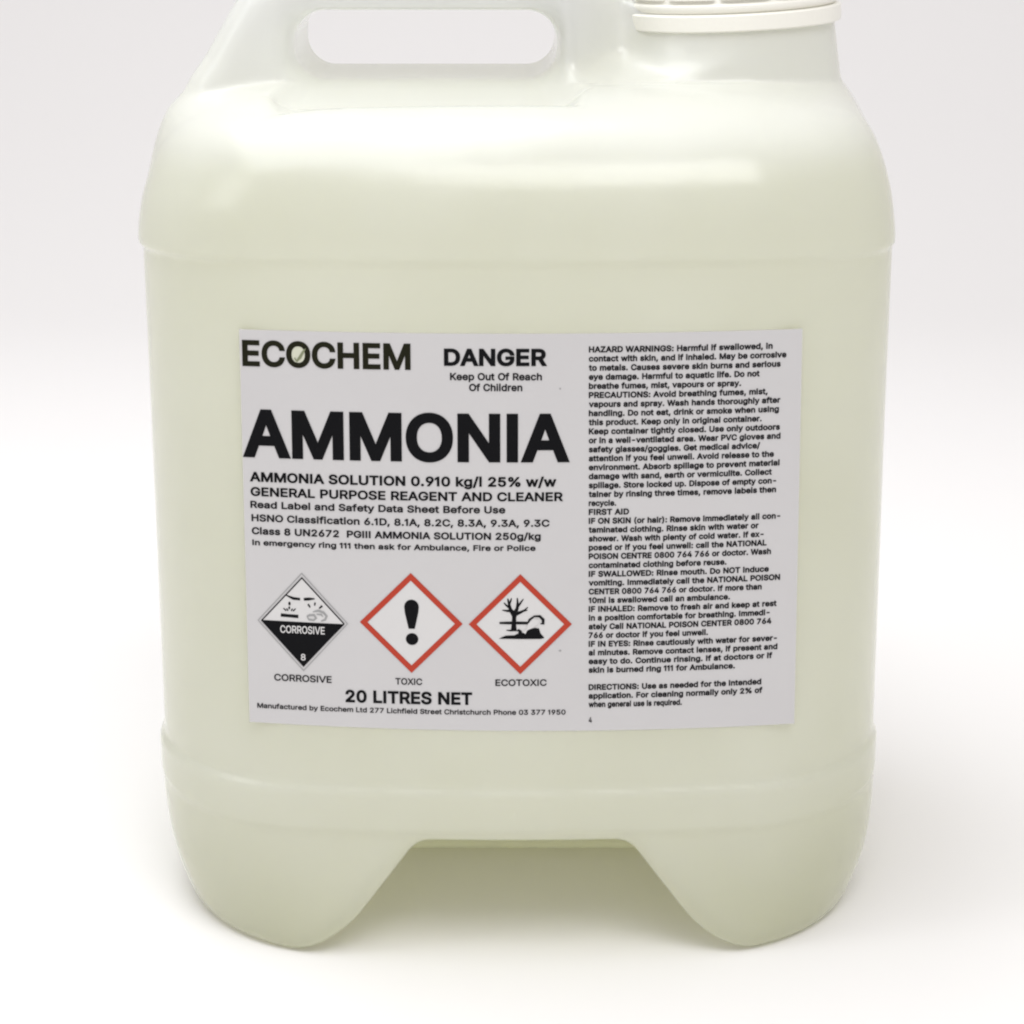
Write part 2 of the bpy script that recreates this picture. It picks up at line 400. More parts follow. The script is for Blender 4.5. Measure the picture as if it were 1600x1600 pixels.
# outlines of a plain grotesque alphabet, thousandths of the type size, clockwise outside, counter-clockwise inside
SPACE_ADV = 188
GLYPHS = {
 '%': (676, '175,283 155,284 137,289 121,297 107,308 95,320 86,335 80,351 76,369 75,388 75,412 76,431 80,448 87,464 96,479 107,492 121,503 137,511 155,515 175,517 196,515 214,511 230,503 244,492 255,479 264,464 270,448 274,431 276,412 276,388 274,369 270,351 264,335 255,320 244,308 230,297 214,289 196,284|175,327 198,332 212,346 221,365 223,388 223,412 221,435 213,454 198,468 175,473 153,468 138,454 130,435 127,412 127,388 130,365 138,346 153,332|501,-10 481,-8 462,-3 446,5 432,15 421,28 412,43 406,59 402,77 400,95 400,120 402,138 406,156 412,172 421,187 433,200 447,210 463,218 481,223 501,225 522,223 540,218 556,210 570,200 581,187 590,172 596,156 600,138 601,120 601,95 600,77 596,59 589,43 580,28 569,15 555,5 540,-3 521,-8|501,35 523,39 538,53 546,73 549,95 549,120 546,142 538,162 524,176 501,180 479,176 464,162 456,142 453,120 453,95 455,73 464,53 479,39|132,0 482,509 540,509 191,0'),
 '(': (274, '89,207 90,244 94,283 101,324 107,354 114,384 122,413 132,441 145,477 160,510 177,539 236,539 219,503 204,466 191,428 179,390 169,351 161,313 156,276 152,241 151,207 152,176 155,145 160,115 167,83 177,50 188,16 198,-10 209,-38 222,-66 236,-96 177,-96 156,-59 139,-21 124,16 111,55 102,93 95,131 90,169'),
 ')': (274, '37,-96 52,-66 64,-37 76,-9 86,18 97,52 106,85 113,116 118,147 121,177 122,207 121,241 117,276 112,313 104,351 94,390 82,428 69,466 54,503 37,539 97,539 113,510 128,477 142,441 151,413 159,384 167,354 173,323 179,283 183,244 184,207 183,168 178,130 171,92 161,53 149,15 134,-22 117,-59 97,-96'),
 ',': (188, '38,-119 68,71 137,71 84,-119'),
 '-': (453, '337,244 337,188 114,188 114,244'),
 '.': (188, '95,-4 78,-1 63,9 53,24 50,41 53,59 63,73 78,83 95,87 113,83 128,73 138,59 141,41 138,24 128,9 113,-1'),
 '/': (250, '235,533 71,-76 14,-76 178,533'),
 '0': (453, '227,-7 191,-3 158,7 130,24 105,48 85,77 69,113 60,144 53,178 49,214 48,254 49,294 53,330 60,364 69,395 85,431 106,461 130,484 159,502 191,512 227,516 262,512 295,502 323,484 348,461 368,431 384,395 393,364 400,330 404,294 405,254 404,214 400,178 393,144 384,113 368,77 348,48 323,24 295,7 263,-3|227,50 250,52 271,60 290,74 306,92 320,116 330,144 338,176 342,213 344,254 342,295 338,332 330,365 320,393 306,416 290,435 271,449 250,457 227,460 203,457 182,449 163,435 147,416 134,393 123,365 115,332 111,295 109,254 111,213 115,176 123,144 134,116 147,92 163,74 182,60 203,52'),
 '1': (453, '76,0 76,55 391,55 391,0|276,509 276,0 212,0 212,448 209,448 86,358 86,427 198,509'),
 '2': (453, '64,0 64,47 234,229 252,248 268,266 282,282 294,298 303,312 311,327 318,348 320,371 317,397 308,419 293,436 273,449 258,455 241,458 224,460 205,458 188,454 172,447 153,433 139,413 132,398 128,381 127,362 66,362 68,391 75,418 86,442 102,464 121,482 143,496 168,507 196,513 225,516 254,513 281,507 306,497 328,482 346,465 361,445 372,423 379,398 381,372 380,354 377,336 371,318 363,299 351,280 336,259 317,235 294,209 267,180 153,60 153,57 389,57 389,0'),
 '3': (453, '218,-7 188,-5 159,1 133,10 108,22 88,38 70,57 57,79 48,104 44,132 109,132 115,107 126,87 144,71 165,59 182,54 200,51 219,50 239,51 258,55 275,61 291,69 304,80 315,93 323,108 328,125 329,145 328,163 323,180 316,196 306,211 292,223 275,234 254,241 229,246 201,248 157,248 157,299 288,448 288,452 70,452 70,509 372,509 372,461 211,278 211,289 247,290 279,286 308,276 333,262 354,244 371,222 383,198 391,173 393,145 390,116 383,90 370,66 354,45 333,27 309,12 281,2 251,-5'),
 '4': (453, '40,105 40,158 247,509 311,509 109,166 109,163 413,163 413,105|282,0 282,121 282,146 282,318 343,318 343,0'),
 '5': (453, '221,-7 192,-5 165,1 140,11 118,25 99,41 83,60 71,82 63,105 60,130 122,130 127,108 138,89 154,73 173,60 196,52 221,50 241,51 259,56 276,64 291,75 304,89 314,104 322,122 326,141 328,162 326,183 321,203 314,221 303,237 290,251 275,262 257,270 238,275 218,277 201,276 184,273 167,268 145,258 128,246 67,253 96,509 366,509 366,452 151,452 134,301 136,301 155,315 178,325 194,330 212,333 229,334 252,332 274,328 294,321 313,311 330,299 345,285 358,269 370,251 379,231 386,210 390,187 391,163 388,132 381,102 369,76 352,52 332,32 309,15 282,3 253,-4'),
 '6': (453, '226,-7 196,-4 168,3 142,15 119,31 100,51 84,74 73,101 66,130 64,162 65,187 71,212 80,239 93,268 112,302 137,340 252,509 322,509 151,261 145,261 154,275 165,288 179,299 196,307 214,312 235,314 265,312 291,305 316,295 337,280 355,262 370,240 380,215 387,187 389,157 387,127 379,98 368,73 352,50 333,30 310,14 284,3 257,-4|226,48 245,50 263,55 279,63 293,73 304,86 314,101 322,119 326,137 327,157 326,178 322,196 314,213 304,228 293,241 279,251 263,259 245,264 226,265 207,264 190,259 174,252 160,241 148,229 138,214 131,197 126,179 125,158 126,138 131,119 138,102 148,86 160,73 174,63 190,55 207,50'),
 '7': (453, '97,0 323,448 323,452 62,452 62,509 391,509 391,449 165,0'),
 '8': (453, '226,-7 193,-5 163,1 136,11 111,25 91,42 74,62 62,84 54,109 52,135 53,156 58,176 65,195 75,212 87,228 101,241 117,252 134,260 153,265 153,267 129,276 109,289 93,308 80,330 73,354 70,380 73,405 79,429 90,450 106,469 124,485 146,498 170,508 197,514 226,516 255,514 282,508 306,498 328,485 346,469 361,450 373,429 379,405 382,380 379,354 372,330 359,308 343,289 323,276 300,267 300,265 319,260 335,252 351,241 365,228 377,212 387,195 395,176 399,156 401,135 398,109 391,84 378,62 362,42 341,25 317,11 289,1 259,-5|226,49 248,50 267,54 285,60 307,74 323,91 333,113 337,139 335,157 330,173 322,189 312,202 298,213 283,223 265,230 247,234 226,235 206,234 187,230 169,223 154,213 140,202 130,189 122,173 117,157 115,139 119,113 129,91 145,74 167,60 185,54 205,50|226,290 252,292 274,300 293,313 307,330 316,351 319,376 316,399 308,420 294,437 275,449 252,457 226,460 208,459 192,455 177,449 159,437 145,420 136,399 133,376 136,351 145,330 159,313 178,300 201,292'),
 '9': (453, '226,516 256,513 285,506 310,494 333,478 352,458 368,434 380,408 387,378 389,347 387,322 382,296 373,270 359,240 340,207 315,168 200,0 130,0 301,248 307,248 299,234 287,221 273,210 257,202 238,196 218,195 188,197 161,203 137,214 116,229 98,247 83,269 72,294 66,321 64,352 66,382 73,411 85,436 101,459 120,479 143,494 168,506 196,513|226,460 207,459 190,454 174,446 160,435 148,423 138,407 131,390 127,372 125,352 127,331 131,313 138,295 148,280 160,268 174,257 190,250 207,245 226,243 245,245 263,249 279,257 293,267 305,280 314,295 322,312 326,330 327,350 326,371 322,390 314,407 305,422 293,435 279,446 263,454 245,459'),
 ':': (188, '95,-4 78,-1 63,9 53,24 50,41 53,59 63,73 78,83 95,87 113,83 128,73 138,59 141,41 138,24 128,9 113,-1|95,271 78,274 63,284 53,299 50,316 53,334 63,349 78,359 95,362 113,359 128,349 138,334 141,316 138,299 128,284 113,274'),
 'A': (480, '16,0 201,509 276,509 463,0 395,0 287,302 264,372 232,478 245,478 233,437 222,402 213,371 191,302 85,0|110,142 110,199 370,199 370,142'),
 'B': (457, '60,0 60,509 241,509 274,507 304,501 329,491 350,477 367,461 381,442 390,421 396,398 398,374 397,353 393,336 387,320 373,301 356,286 336,275 315,267 315,262 331,260 347,254 363,245 378,234 391,220 402,203 411,184 416,161 418,136 416,111 410,88 400,67 386,48 368,31 344,18 317,8 284,2 247,0|125,57 245,57 281,60 309,67 330,80 344,96 353,115 355,137 352,161 342,184 333,197 320,209 306,218 289,225 269,229 248,231 125,231|125,285 238,285 256,287 273,290 288,296 308,309 323,326 333,348 336,372 333,393 326,412 313,429 294,442 270,449 240,452 125,452'),
 'C': (510, '267,-7 235,-5 205,1 177,11 150,25 126,42 104,63 86,88 70,115 57,146 48,179 42,215 40,254 42,293 48,329 57,362 70,393 86,421 104,445 126,466 150,484 177,498 205,508 235,514 267,516 293,514 317,511 340,504 362,496 383,485 402,471 419,456 435,438 448,418 459,397 467,373 473,348 408,348 401,373 389,395 375,413 357,428 337,440 315,449 292,454 267,456 237,453 209,445 184,432 161,414 141,391 125,364 113,332 106,295 103,254 106,213 113,177 125,145 141,117 161,94 184,76 210,63 237,56 267,53 292,55 315,60 337,69 357,81 375,96 389,114 401,136 408,160 473,160 467,135 459,112 448,91 435,71 420,53 402,38 383,24 363,13 341,5 317,-2 293,-6'),
 'D': (503, '219,0 96,0 96,57 215,57 254,60 288,68 318,81 343,99 363,122 379,149 390,181 397,216 399,255 397,294 390,329 379,361 364,388 344,410 320,428 291,441 258,449 221,452 93,452 93,509 225,509 261,507 294,501 325,492 353,478 385,455 412,426 433,391 446,361 455,329 460,293 462,255 460,217 455,181 446,149 433,119 417,92 398,68 376,48 351,31 322,17 291,8 256,2|125,509 125,0 60,0 60,509'),
 'E': (419, '60,0 60,509 372,509 372,452 125,452 125,286 355,286 355,229 125,229 125,57 375,57 375,0'),
 'F': (410, '60,0 60,509 369,509 369,452 125,452 125,278 346,278 346,221 125,221 125,0'),
 'G': (521, '269,-7 236,-5 205,1 176,11 149,25 125,43 104,64 85,88 69,116 57,146 47,179 42,215 40,254 42,293 47,329 57,362 69,393 85,421 103,445 125,466 149,484 175,498 203,508 233,514 265,516 291,514 316,510 340,504 363,494 384,483 403,469 421,453 436,436 449,416 460,395 468,373 474,349 408,349 399,372 387,393 373,411 356,427 337,439 315,448 300,453 283,455 265,456 236,453 209,445 183,432 160,414 141,392 125,364 113,332 106,295 103,254 106,213 113,177 125,145 141,117 161,95 184,76 210,63 238,56 269,53 296,55 322,61 345,71 365,85 382,102 396,123 407,147 413,173 415,202 434,199 283,199 283,256 478,256 478,200 475,160 466,124 451,91 431,62 406,38 377,19 344,5 308,-4'),
 'H': (517, '60,0 60,509 125,509 125,289 392,289 392,509 457,509 457,0 392,0 392,232 125,232 125,0'),
 'I': (301, '31,0 31,57 118,57 118,452 31,452 31,509 269,509 269,452 183,452 183,57 269,57 269,0'),
 'J': (397, '185,-7 143,-2 106,11 75,33 57,55 44,81 36,111 33,145 33,173 98,173 98,145 100,117 108,93 122,74 139,61 160,53 185,50 209,53 230,61 248,74 261,93 269,117 272,145 272,509 336,509 336,145 334,111 326,81 313,55 294,33 263,11 227,-2'),
 'K': (467, '104,145 104,216 139,261 174,303 212,344 364,509 448,509 231,276 228,276|60,0 60,509 125,509 125,334 124,225 125,193 125,0|372,0 188,259 228,309 449,0'),
 'L': (393, '60,0 60,509 125,509 125,57 361,57 361,0'),
 'M': (629, '60,0 60,509 152,509 277,187 287,159 299,123 311,84 322,49 307,49 318,83 330,121 342,158 352,187 476,509 568,509 568,0 504,0 504,291 504,327 505,369 506,413 507,457 513,457 498,409 482,363 467,322 456,291 342,0 286,0 170,291 159,321 145,361 129,408 112,457 119,457 120,416 121,372 122,328 122,291 122,0'),
 'N': (524, '60,0 60,509 136,509 343,183 363,151 388,107 414,55 405,54 401,108 399,157 399,195 399,509 463,509 463,0 387,0 202,290 177,331 148,381 108,452 119,454 122,384 124,328 125,291 125,0'),
 'O': (534, '267,-7 235,-5 205,1 177,11 150,25 126,42 105,63 86,88 70,115 57,146 48,179 42,215 40,254 42,293 48,329 57,362 70,393 86,421 105,445 126,466 150,484 177,498 205,508 235,514 267,516 299,514 329,508 357,498 384,484 408,466 429,445 448,421 464,393 477,362 486,329 491,293 493,254 491,215 486,179 477,146 464,115 448,88 429,63 408,42 384,25 357,11 329,1 299,-5|267,53 296,55 324,63 349,76 372,94 392,116 408,144 420,176 428,213 430,254 428,295 420,332 408,365 392,392 372,415 349,433 324,446 296,453 267,456 237,453 210,445 184,433 161,415 142,392 125,364 113,332 106,295 103,254 106,213 113,176 125,144 142,117 161,94 184,76 210,63 237,55'),
 'P': (445, '60,0 60,509 235,509 272,506 305,499 332,487 356,471 375,452 390,430 400,404 407,377 409,348 407,318 400,291 390,265 375,243 356,223 332,207 305,195 272,188 235,186 109,186 109,242 233,242 257,244 279,248 297,256 312,266 324,279 333,294 339,310 343,328 344,348 343,367 339,385 333,402 324,416 312,428 297,439 279,446 257,451 232,452 125,452 125,0'),
 'Q': (534, '245,159 313,159 369,85 384,65 468,-48 401,-48 346,27 331,46|267,-7 235,-5 205,1 177,11 150,25 126,42 105,63 86,88 70,115 57,146 48,179 42,215 40,254 42,293 48,329 57,362 70,393 86,421 105,445 126,466 150,484 177,498 205,508 235,514 267,516 299,514 329,508 357,498 384,484 408,466 429,445 448,421 464,393 477,362 486,329 491,293 493,254 491,215 486,179 477,146 464,115 448,88 429,63 408,42 384,25 357,11 329,1 299,-5|267,53 296,55 324,63 349,76 372,94 392,116 408,144 420,176 428,213 430,254 428,295 420,332 408,365 392,392 372,415 349,433 324,446 296,453 267,456 237,453 210,445 184,433 161,415 142,392 125,364 113,332 106,295 103,254 106,213 113,176 125,144 142,117 161,94 184,76 210,63 237,55'),
 'R': (449, '60,0 60,509 236,509 273,506 305,500 333,489 356,473 376,455 390,433 401,408 407,381 409,352 407,323 401,296 390,271 376,250 356,232 333,217 305,206 273,200 236,198 96,198 96,255 234,255 258,256 280,260 298,267 319,281 334,300 340,316 344,333 345,352 344,371 340,389 334,405 325,419 313,430 298,440 279,446 258,451 233,452 125,452 125,0|353,0 230,229 303,229 428,0'),
 'S': (447, '224,-9 188,-7 156,-1 128,9 102,23 81,40 64,60 51,83 42,109 38,137 104,137 108,118 114,102 123,88 136,76 150,66 166,59 185,53 204,50 224,49 246,50 267,54 286,60 303,69 317,79 329,92 338,106 344,122 346,139 342,161 332,179 316,193 296,205 280,211 263,217 245,222 184,239 145,253 112,269 86,289 67,313 56,341 52,372 54,400 62,425 75,448 92,468 113,484 138,498 165,508 195,514 227,516 259,514 289,508 316,498 340,484 360,468 377,449 390,427 398,403 401,378 337,378 332,402 320,421 302,437 280,449 254,456 225,459 204,457 185,454 167,448 145,435 129,418 118,398 115,376 119,352 131,334 148,319 169,308 212,293 264,279 312,264 328,256 344,248 359,238 372,226 384,213 395,198 402,180 407,161 408,139 406,112 399,87 386,64 370,43 349,25 323,11 294,0 261,-7'),
 'T': (449, '32,452 32,509 417,509 417,452 257,452 257,0 193,0 193,452'),
 'U': (518, '259,-8 220,-6 186,2 154,15 126,33 103,55 85,80 71,108 63,140 60,173 60,509 124,509 124,178 126,155 132,133 141,113 153,95 169,80 187,68 208,59 232,53 259,52 285,53 309,59 331,68 349,80 364,95 377,113 385,133 391,155 393,178 393,509 457,509 457,173 454,140 446,108 433,80 414,55 391,33 363,15 332,2 297,-6'),
 'V': (480, '204,0 16,509 84,509 192,206 215,137 248,31 235,31 247,71 257,107 267,138 290,206 395,509 463,509 278,0'),
 'W': (687, '155,0 16,509 82,509 163,196 175,145 187,94 197,40 189,40 200,94 211,145 224,196 306,509 380,509 462,196 474,145 486,94 497,40 488,40 499,94 510,145 523,196 603,509 670,509 530,0 455,0 368,323 351,391 346,417 341,445 336,475 350,475 335,395 330,371 324,347 318,323 230,0'),
 'X': (475, '18,0 217,284 217,236 29,509 104,509 178,400 204,361 223,329 243,292 232,292 252,329 272,361 298,400 374,509 446,509 259,239 259,287 456,0 382,0 292,129 268,165 250,195 230,231 244,231 225,196 206,166 182,129 91,0'),
 'Y': (472, '203,0 203,208 16,509 91,509 192,344 222,292 231,274 240,254 250,230 224,230 233,254 242,275 251,293 280,344 381,509 455,509 268,208 268,0'),
 'Z': (439, '42,0 42,46 273,385 306,431 341,476 348,454 285,452 223,452 40,452 40,509 397,509 397,462 169,129 134,81 97,33 90,54 152,57 214,57 399,57 399,0'),
 'a': (390, '160,-9 137,-7 115,-3 94,5 76,15 60,29 48,45 38,63 32,84 30,108 32,128 36,146 43,161 58,179 78,193 92,200 108,206 125,211 178,220 234,227 252,230 265,235 273,243 276,255 276,257 273,279 267,297 256,311 240,322 220,329 196,331 171,329 149,322 132,313 118,301 107,288 100,274 41,291 51,313 64,331 79,346 95,358 114,368 133,375 153,380 173,383 194,384 215,383 239,379 255,375 271,369 286,360 300,350 312,336 322,320 330,301 335,278 337,251 337,0 277,0 277,52 272,52 264,38 252,25 236,12 215,1 199,-4 181,-7|170,45 192,47 211,51 228,59 248,74 263,93 272,115 276,138 276,190 259,182 231,176 200,171 175,168 154,164 134,159 117,150 103,139 95,124 92,105 94,87 102,72 114,61 130,52 149,47'),
 'b': (425, '229,-8 208,-7 189,-3 172,4 153,17 138,31 118,59 112,59 112,0 53,0 53,509 114,509 114,319 118,319 137,346 152,360 171,373 188,379 207,383 229,384 259,382 287,374 313,361 335,342 354,320 370,293 381,261 388,227 390,189 388,151 381,116 370,84 355,57 336,34 313,16 288,3 260,-6|220,47 242,49 262,55 279,66 294,80 306,97 316,117 323,139 327,163 328,189 327,215 323,239 316,261 307,281 295,298 280,311 262,322 243,328 220,330 198,328 178,322 161,312 147,299 134,282 125,263 118,241 114,216 113,189 114,162 118,138 125,115 135,95 147,78 162,65 179,55 198,49'),
 'c': (396, '207,-8 174,-5 144,3 117,16 93,35 72,58 56,85 44,116 37,150 34,187 37,225 44,260 56,291 72,318 93,341 117,360 144,374 174,382 207,384 226,384 243,381 260,377 284,368 305,356 324,341 340,322 349,308 356,293 362,277 303,262 298,276 290,289 270,311 257,319 242,325 226,329 207,330 184,328 163,321 145,310 130,296 118,278 108,258 102,236 98,212 96,187 98,163 102,139 108,117 118,97 130,80 145,66 163,55 184,49 207,46 226,48 243,52 258,58 271,66 282,76 292,89 299,102 304,117 363,102 357,86 350,70 341,56 325,37 306,21 292,12 277,5 261,-1 244,-5 226,-7'),
 'd': (425, '195,-8 165,-6 137,3 111,16 89,34 70,57 55,84 43,116 36,151 34,189 36,227 43,261 55,293 70,320 89,342 112,361 137,374 165,382 196,384 218,383 237,379 253,373 272,360 287,346 306,319 311,319 311,509 372,509 372,0 313,0 313,59 307,59 287,31 272,17 252,4 236,-3 217,-7|205,47 226,49 246,55 263,65 278,78 290,95 299,115 306,138 310,162 312,189 310,216 306,241 300,263 290,282 278,299 263,312 246,322 227,328 205,330 182,328 162,322 145,311 130,298 118,281 108,261 102,239 98,215 96,189 98,163 102,139 109,117 118,97 130,80 145,66 162,55 182,49'),
 'e': (404, '212,-8 177,-5 145,3 117,16 92,35 72,58 56,85 44,116 37,150 34,187 36,224 44,258 55,290 71,317 91,340 115,359 142,373 172,382 205,384 226,383 246,380 266,374 285,366 303,355 319,341 334,324 347,305 357,282 365,256 370,227 371,194 371,169 75,169 75,221 338,221 310,202 308,226 304,248 298,269 288,286 277,301 263,314 246,323 227,328 205,330 183,328 164,323 146,313 131,301 119,286 109,270 102,251 97,231 96,211 96,178 98,151 102,127 110,106 121,88 135,73 151,61 169,53 190,48 212,46 234,48 254,53 271,61 285,73 297,88 306,105 365,91 358,72 348,55 335,39 320,26 302,14 283,4 261,-3 237,-7'),
 'f': (254, '228,379 228,327 6,327 6,379|81,0 81,432 82,452 87,470 96,486 107,499 120,510 135,519 152,525 169,529 187,530 222,527 243,521 227,468 215,472 195,474 171,470 154,460 145,443 142,419 142,0'),
 'g': (425, '207,-151 180,-149 156,-146 134,-140 114,-132 97,-122 82,-110 70,-97 59,-84 51,-69 101,-41 122,-66 136,-78 154,-88 169,-93 187,-96 207,-97 236,-95 261,-87 282,-75 298,-58 308,-34 311,-6 311,68 306,68 287,41 272,28 252,16 236,10 217,6 195,5 165,7 138,14 113,27 90,43 71,65 55,90 43,120 36,154 34,191 36,229 43,263 55,293 71,320 90,342 112,361 138,374 166,382 196,384 218,383 237,379 253,373 273,360 288,346 308,319 313,319 313,379 372,379 372,-9 370,-40 363,-67 350,-90 334,-109 314,-124 291,-136 265,-144 237,-149|205,59 227,61 246,66 264,75 278,87 290,103 300,121 307,142 311,166 312,193 311,219 307,242 300,264 291,283 279,299 264,312 247,322 227,328 205,330 182,328 163,322 145,312 130,298 118,282 109,262 102,241 98,218 96,193 98,167 102,144 109,123 118,104 131,88 145,76 163,66 183,61'),
 'h': (410, '114,227 114,0 53,0 53,509 114,509 114,287 102,287 116,319 132,344 152,362 175,374 200,382 227,384 252,383 275,377 295,369 313,356 328,340 341,321 350,298 355,271 357,240 357,0 296,0 296,235 293,263 286,286 273,304 256,318 235,326 210,329 192,328 176,324 161,317 141,303 126,283 119,266 115,248'),
 'i': (167, '53,0 53,379 114,379 114,0|84,443 67,446 54,455 44,468 41,483 44,499 54,512 67,521 84,524 100,521 114,512 123,499 126,483 123,468 114,455 100,446'),
 'j': (167, '53,379 114,379 114,-30 112,-52 108,-72 102,-90 92,-106 80,-119 65,-129 47,-137 27,-141 4,-143 -10,-143 -10,-87 2,-87 25,-83 40,-72 50,-54 53,-29|83,443 67,446 53,455 44,468 41,483 44,499 53,512 67,521 83,524 100,521 114,512 123,499 126,483 123,468 114,455 100,446'),
 'k': (381, '110,137 110,212 121,212 284,379 360,379 184,199 177,199|53,0 53,509 114,509 114,0|294,0 148,186 191,229 372,0'),
 'l': (190, '139,-2 112,0 91,8 74,20 62,37 55,59 53,84 53,509 114,509 114,99 115,77 120,62 130,54 146,52 160,53 170,54 181,3 162,-1'),
 'm': (610, '53,0 53,379 112,379 112,295 108,295 114,314 122,331 132,346 151,363 172,376 195,384 219,386 245,383 268,375 287,361 303,342 314,320 321,295 312,295 318,312 326,329 337,343 350,356 364,366 381,375 398,381 417,385 437,386 458,385 478,380 497,372 514,361 529,346 541,328 550,307 555,283 557,255 557,0 496,0 496,254 493,279 485,298 473,313 456,323 438,329 419,330 395,328 374,320 358,307 345,290 338,270 335,247 335,0 274,0 274,260 272,280 265,297 253,311 238,322 220,328 199,330 178,328 158,320 140,307 126,289 119,274 115,257 114,238 114,0'),
 'n': (410, '114,227 114,0 53,0 53,379 112,379 112,287 102,287 116,319 132,344 152,362 175,374 200,382 227,384 252,383 275,377 295,369 313,356 328,340 341,321 350,298 355,271 357,240 357,0 296,0 296,235 293,263 286,286 273,304 256,318 235,326 210,329 192,328 176,324 161,317 141,303 126,283 119,266 115,248'),
 'o': (416, '207,-8 174,-5 144,3 117,16 93,35 72,58 56,85 44,116 37,150 34,187 37,225 44,260 56,291 72,318 93,341 117,360 144,374 174,382 207,384 241,382 271,374 299,360 323,341 343,318 359,291 371,260 379,225 381,187 379,150 371,116 359,85 343,58 323,35 299,16 271,3 241,-5|207,46 231,49 252,55 270,66 285,80 298,97 307,117 314,139 318,163 319,187 318,212 314,236 307,258 298,278 285,296 270,310 252,321 231,328 207,330 184,328 163,321 145,310 130,296 118,278 108,258 102,236 98,212 96,187 98,163 102,139 108,117 118,97 130,80 145,66 163,55 184,49'),
 'p': (425, '53,-143 53,379 112,379 112,319 118,319 137,346 152,360 171,373 188,379 207,383 229,384 259,382 287,374 313,361 335,342 354,320 370,293 381,261 388,227 390,189 388,151 381,116 370,84 355,57 336,34 313,16 288,3 260,-6 229,-8 208,-7 189,-3 173,4 153,17 138,31 118,59 114,59 114,-143|220,47 242,49 262,55 279,66 294,80 306,97 316,117 323,139 327,163 328,189 327,215 323,239 316,261 307,281 295,298 280,311 262,322 243,328 220,330 198,328 178,322 161,312 147,299 134,282 125,263 118,241 114,216 113,189 114,162 118,138 125,115 135,95 147,78 162,65 179,55 198,49'),
 'q': (425, '372,-143 311,-143 311,59 306,59 287,31 272,17 252,4 236,-3 217,-7 195,-8 165,-6 137,3 111,16 89,34 70,57 55,84 43,116 36,151 34,189 36,227 43,261 55,293 70,320 89,342 112,361 137,374 165,382 196,384 218,383 237,379 253,373 272,360 287,346 307,319 313,319 313,379 372,379|205,47 226,49 246,55 263,65 278,78 290,95 299,115 306,138 310,162 312,189 310,216 306,241 300,263 290,282 278,299 263,312 246,322 227,328 205,330 182,328 162,322 145,311 130,298 118,281 108,261 102,239 98,215 96,189 98,163 102,139 109,117 118,97 130,80 145,66 162,55 182,49'),
 'r': (260, '53,0 53,379 112,379 112,321 115,321 124,339 137,354 152,367 171,377 191,383 213,385 229,384 243,384 243,322 230,324 207,326 182,323 159,315 140,301 126,284 117,262 114,237 114,0'),
 's': (365, '182,-8 157,-7 133,-3 112,3 93,12 76,24 62,38 50,54 41,73 36,94 94,107 101,87 111,72 124,60 141,52 160,47 181,45 206,47 227,53 244,62 262,81 268,103 265,121 254,136 237,147 212,155 149,170 118,180 92,192 72,208 58,227 50,249 47,274 49,295 55,314 65,332 79,347 95,360 115,370 137,378 161,383 187,384 212,383 234,379 254,372 271,363 286,352 299,339 309,324 318,308 324,290 268,277 258,298 243,316 228,325 210,331 187,333 166,331 147,326 131,317 114,299 109,277 112,258 124,243 136,235 152,229 172,223 229,209 261,200 287,187 306,171 320,153 328,131 331,107 329,85 323,65 312,47 298,31 281,18 260,6 236,-2 210,-7'),
 't': (228, '204,379 204,327 6,327 6,379|65,471 126,471 126,98 128,76 136,61 150,53 170,50 185,51 202,54 213,2 192,-3 168,-4 138,-1 113,7 92,21 77,41 68,64 65,93'),
 'u': (410, '182,-5 158,-3 135,2 115,11 97,23 82,39 69,59 60,82 54,109 53,139 53,379 114,379 114,144 116,117 124,94 137,75 154,61 175,53 200,50 218,51 234,55 249,62 268,77 283,97 290,113 295,132 296,153 296,379 357,379 357,0 298,0 298,92 307,92 294,60 277,35 257,17 234,5 209,-3'),
 'v': (390, '163,0 17,379 84,379 165,155 173,132 180,110 187,87 206,21 184,21 203,87 209,110 216,132 224,155 305,379 371,379 226,0'),
 'w': (567, '138,0 23,379 87,379 133,214 154,137 161,107 168,75 175,41 165,41 172,74 179,105 186,135 206,214 252,379 316,379 362,214 382,136 388,106 395,75 402,41 391,41 399,75 406,106 413,135 434,214 480,379 545,379 429,0 368,0 319,172 305,225 291,280 277,338 291,338 277,280 263,225 248,172 199,0'),
 'x': (379, '21,0 171,218 171,171 29,379 100,379 147,306 179,253 207,206 175,206 185,221 194,237 202,253 211,270 222,287 233,306 282,379 352,379 209,169 209,214 358,0 287,0 231,85 200,136 173,182 205,182 178,136 170,120 160,103 148,85 91,0'),
 'y': (390, '47,-139 61,-86 71,-87 88,-90 104,-89 118,-84 130,-74 141,-58 151,-36 163,-1 17,379 84,379 165,155 173,132 180,109 187,87 206,21 184,21 202,87 209,110 216,132 224,155 305,379 371,379 204,-58 196,-77 187,-93 177,-107 159,-124 139,-136 117,-143 91,-145 65,-143'),
 'z': (381, '42,0 42,46 254,320 254,323 48,323 48,379 333,379 333,331 126,60 126,56 339,56 339,0'),
}
GLYPHS['I'] = (185, '60,0 60,509 125,509 125,0')
GLYPHS['l'] = (168, '54,0 54,530 114,530 114,0')
GLYPHS['1'] = (270, '125,0 125,425 25,358 25,422 132,509 190,509 190,0')
from mathutils import Vector
from mathutils.geometry import delaunay_2d_cdt
_GL = {}
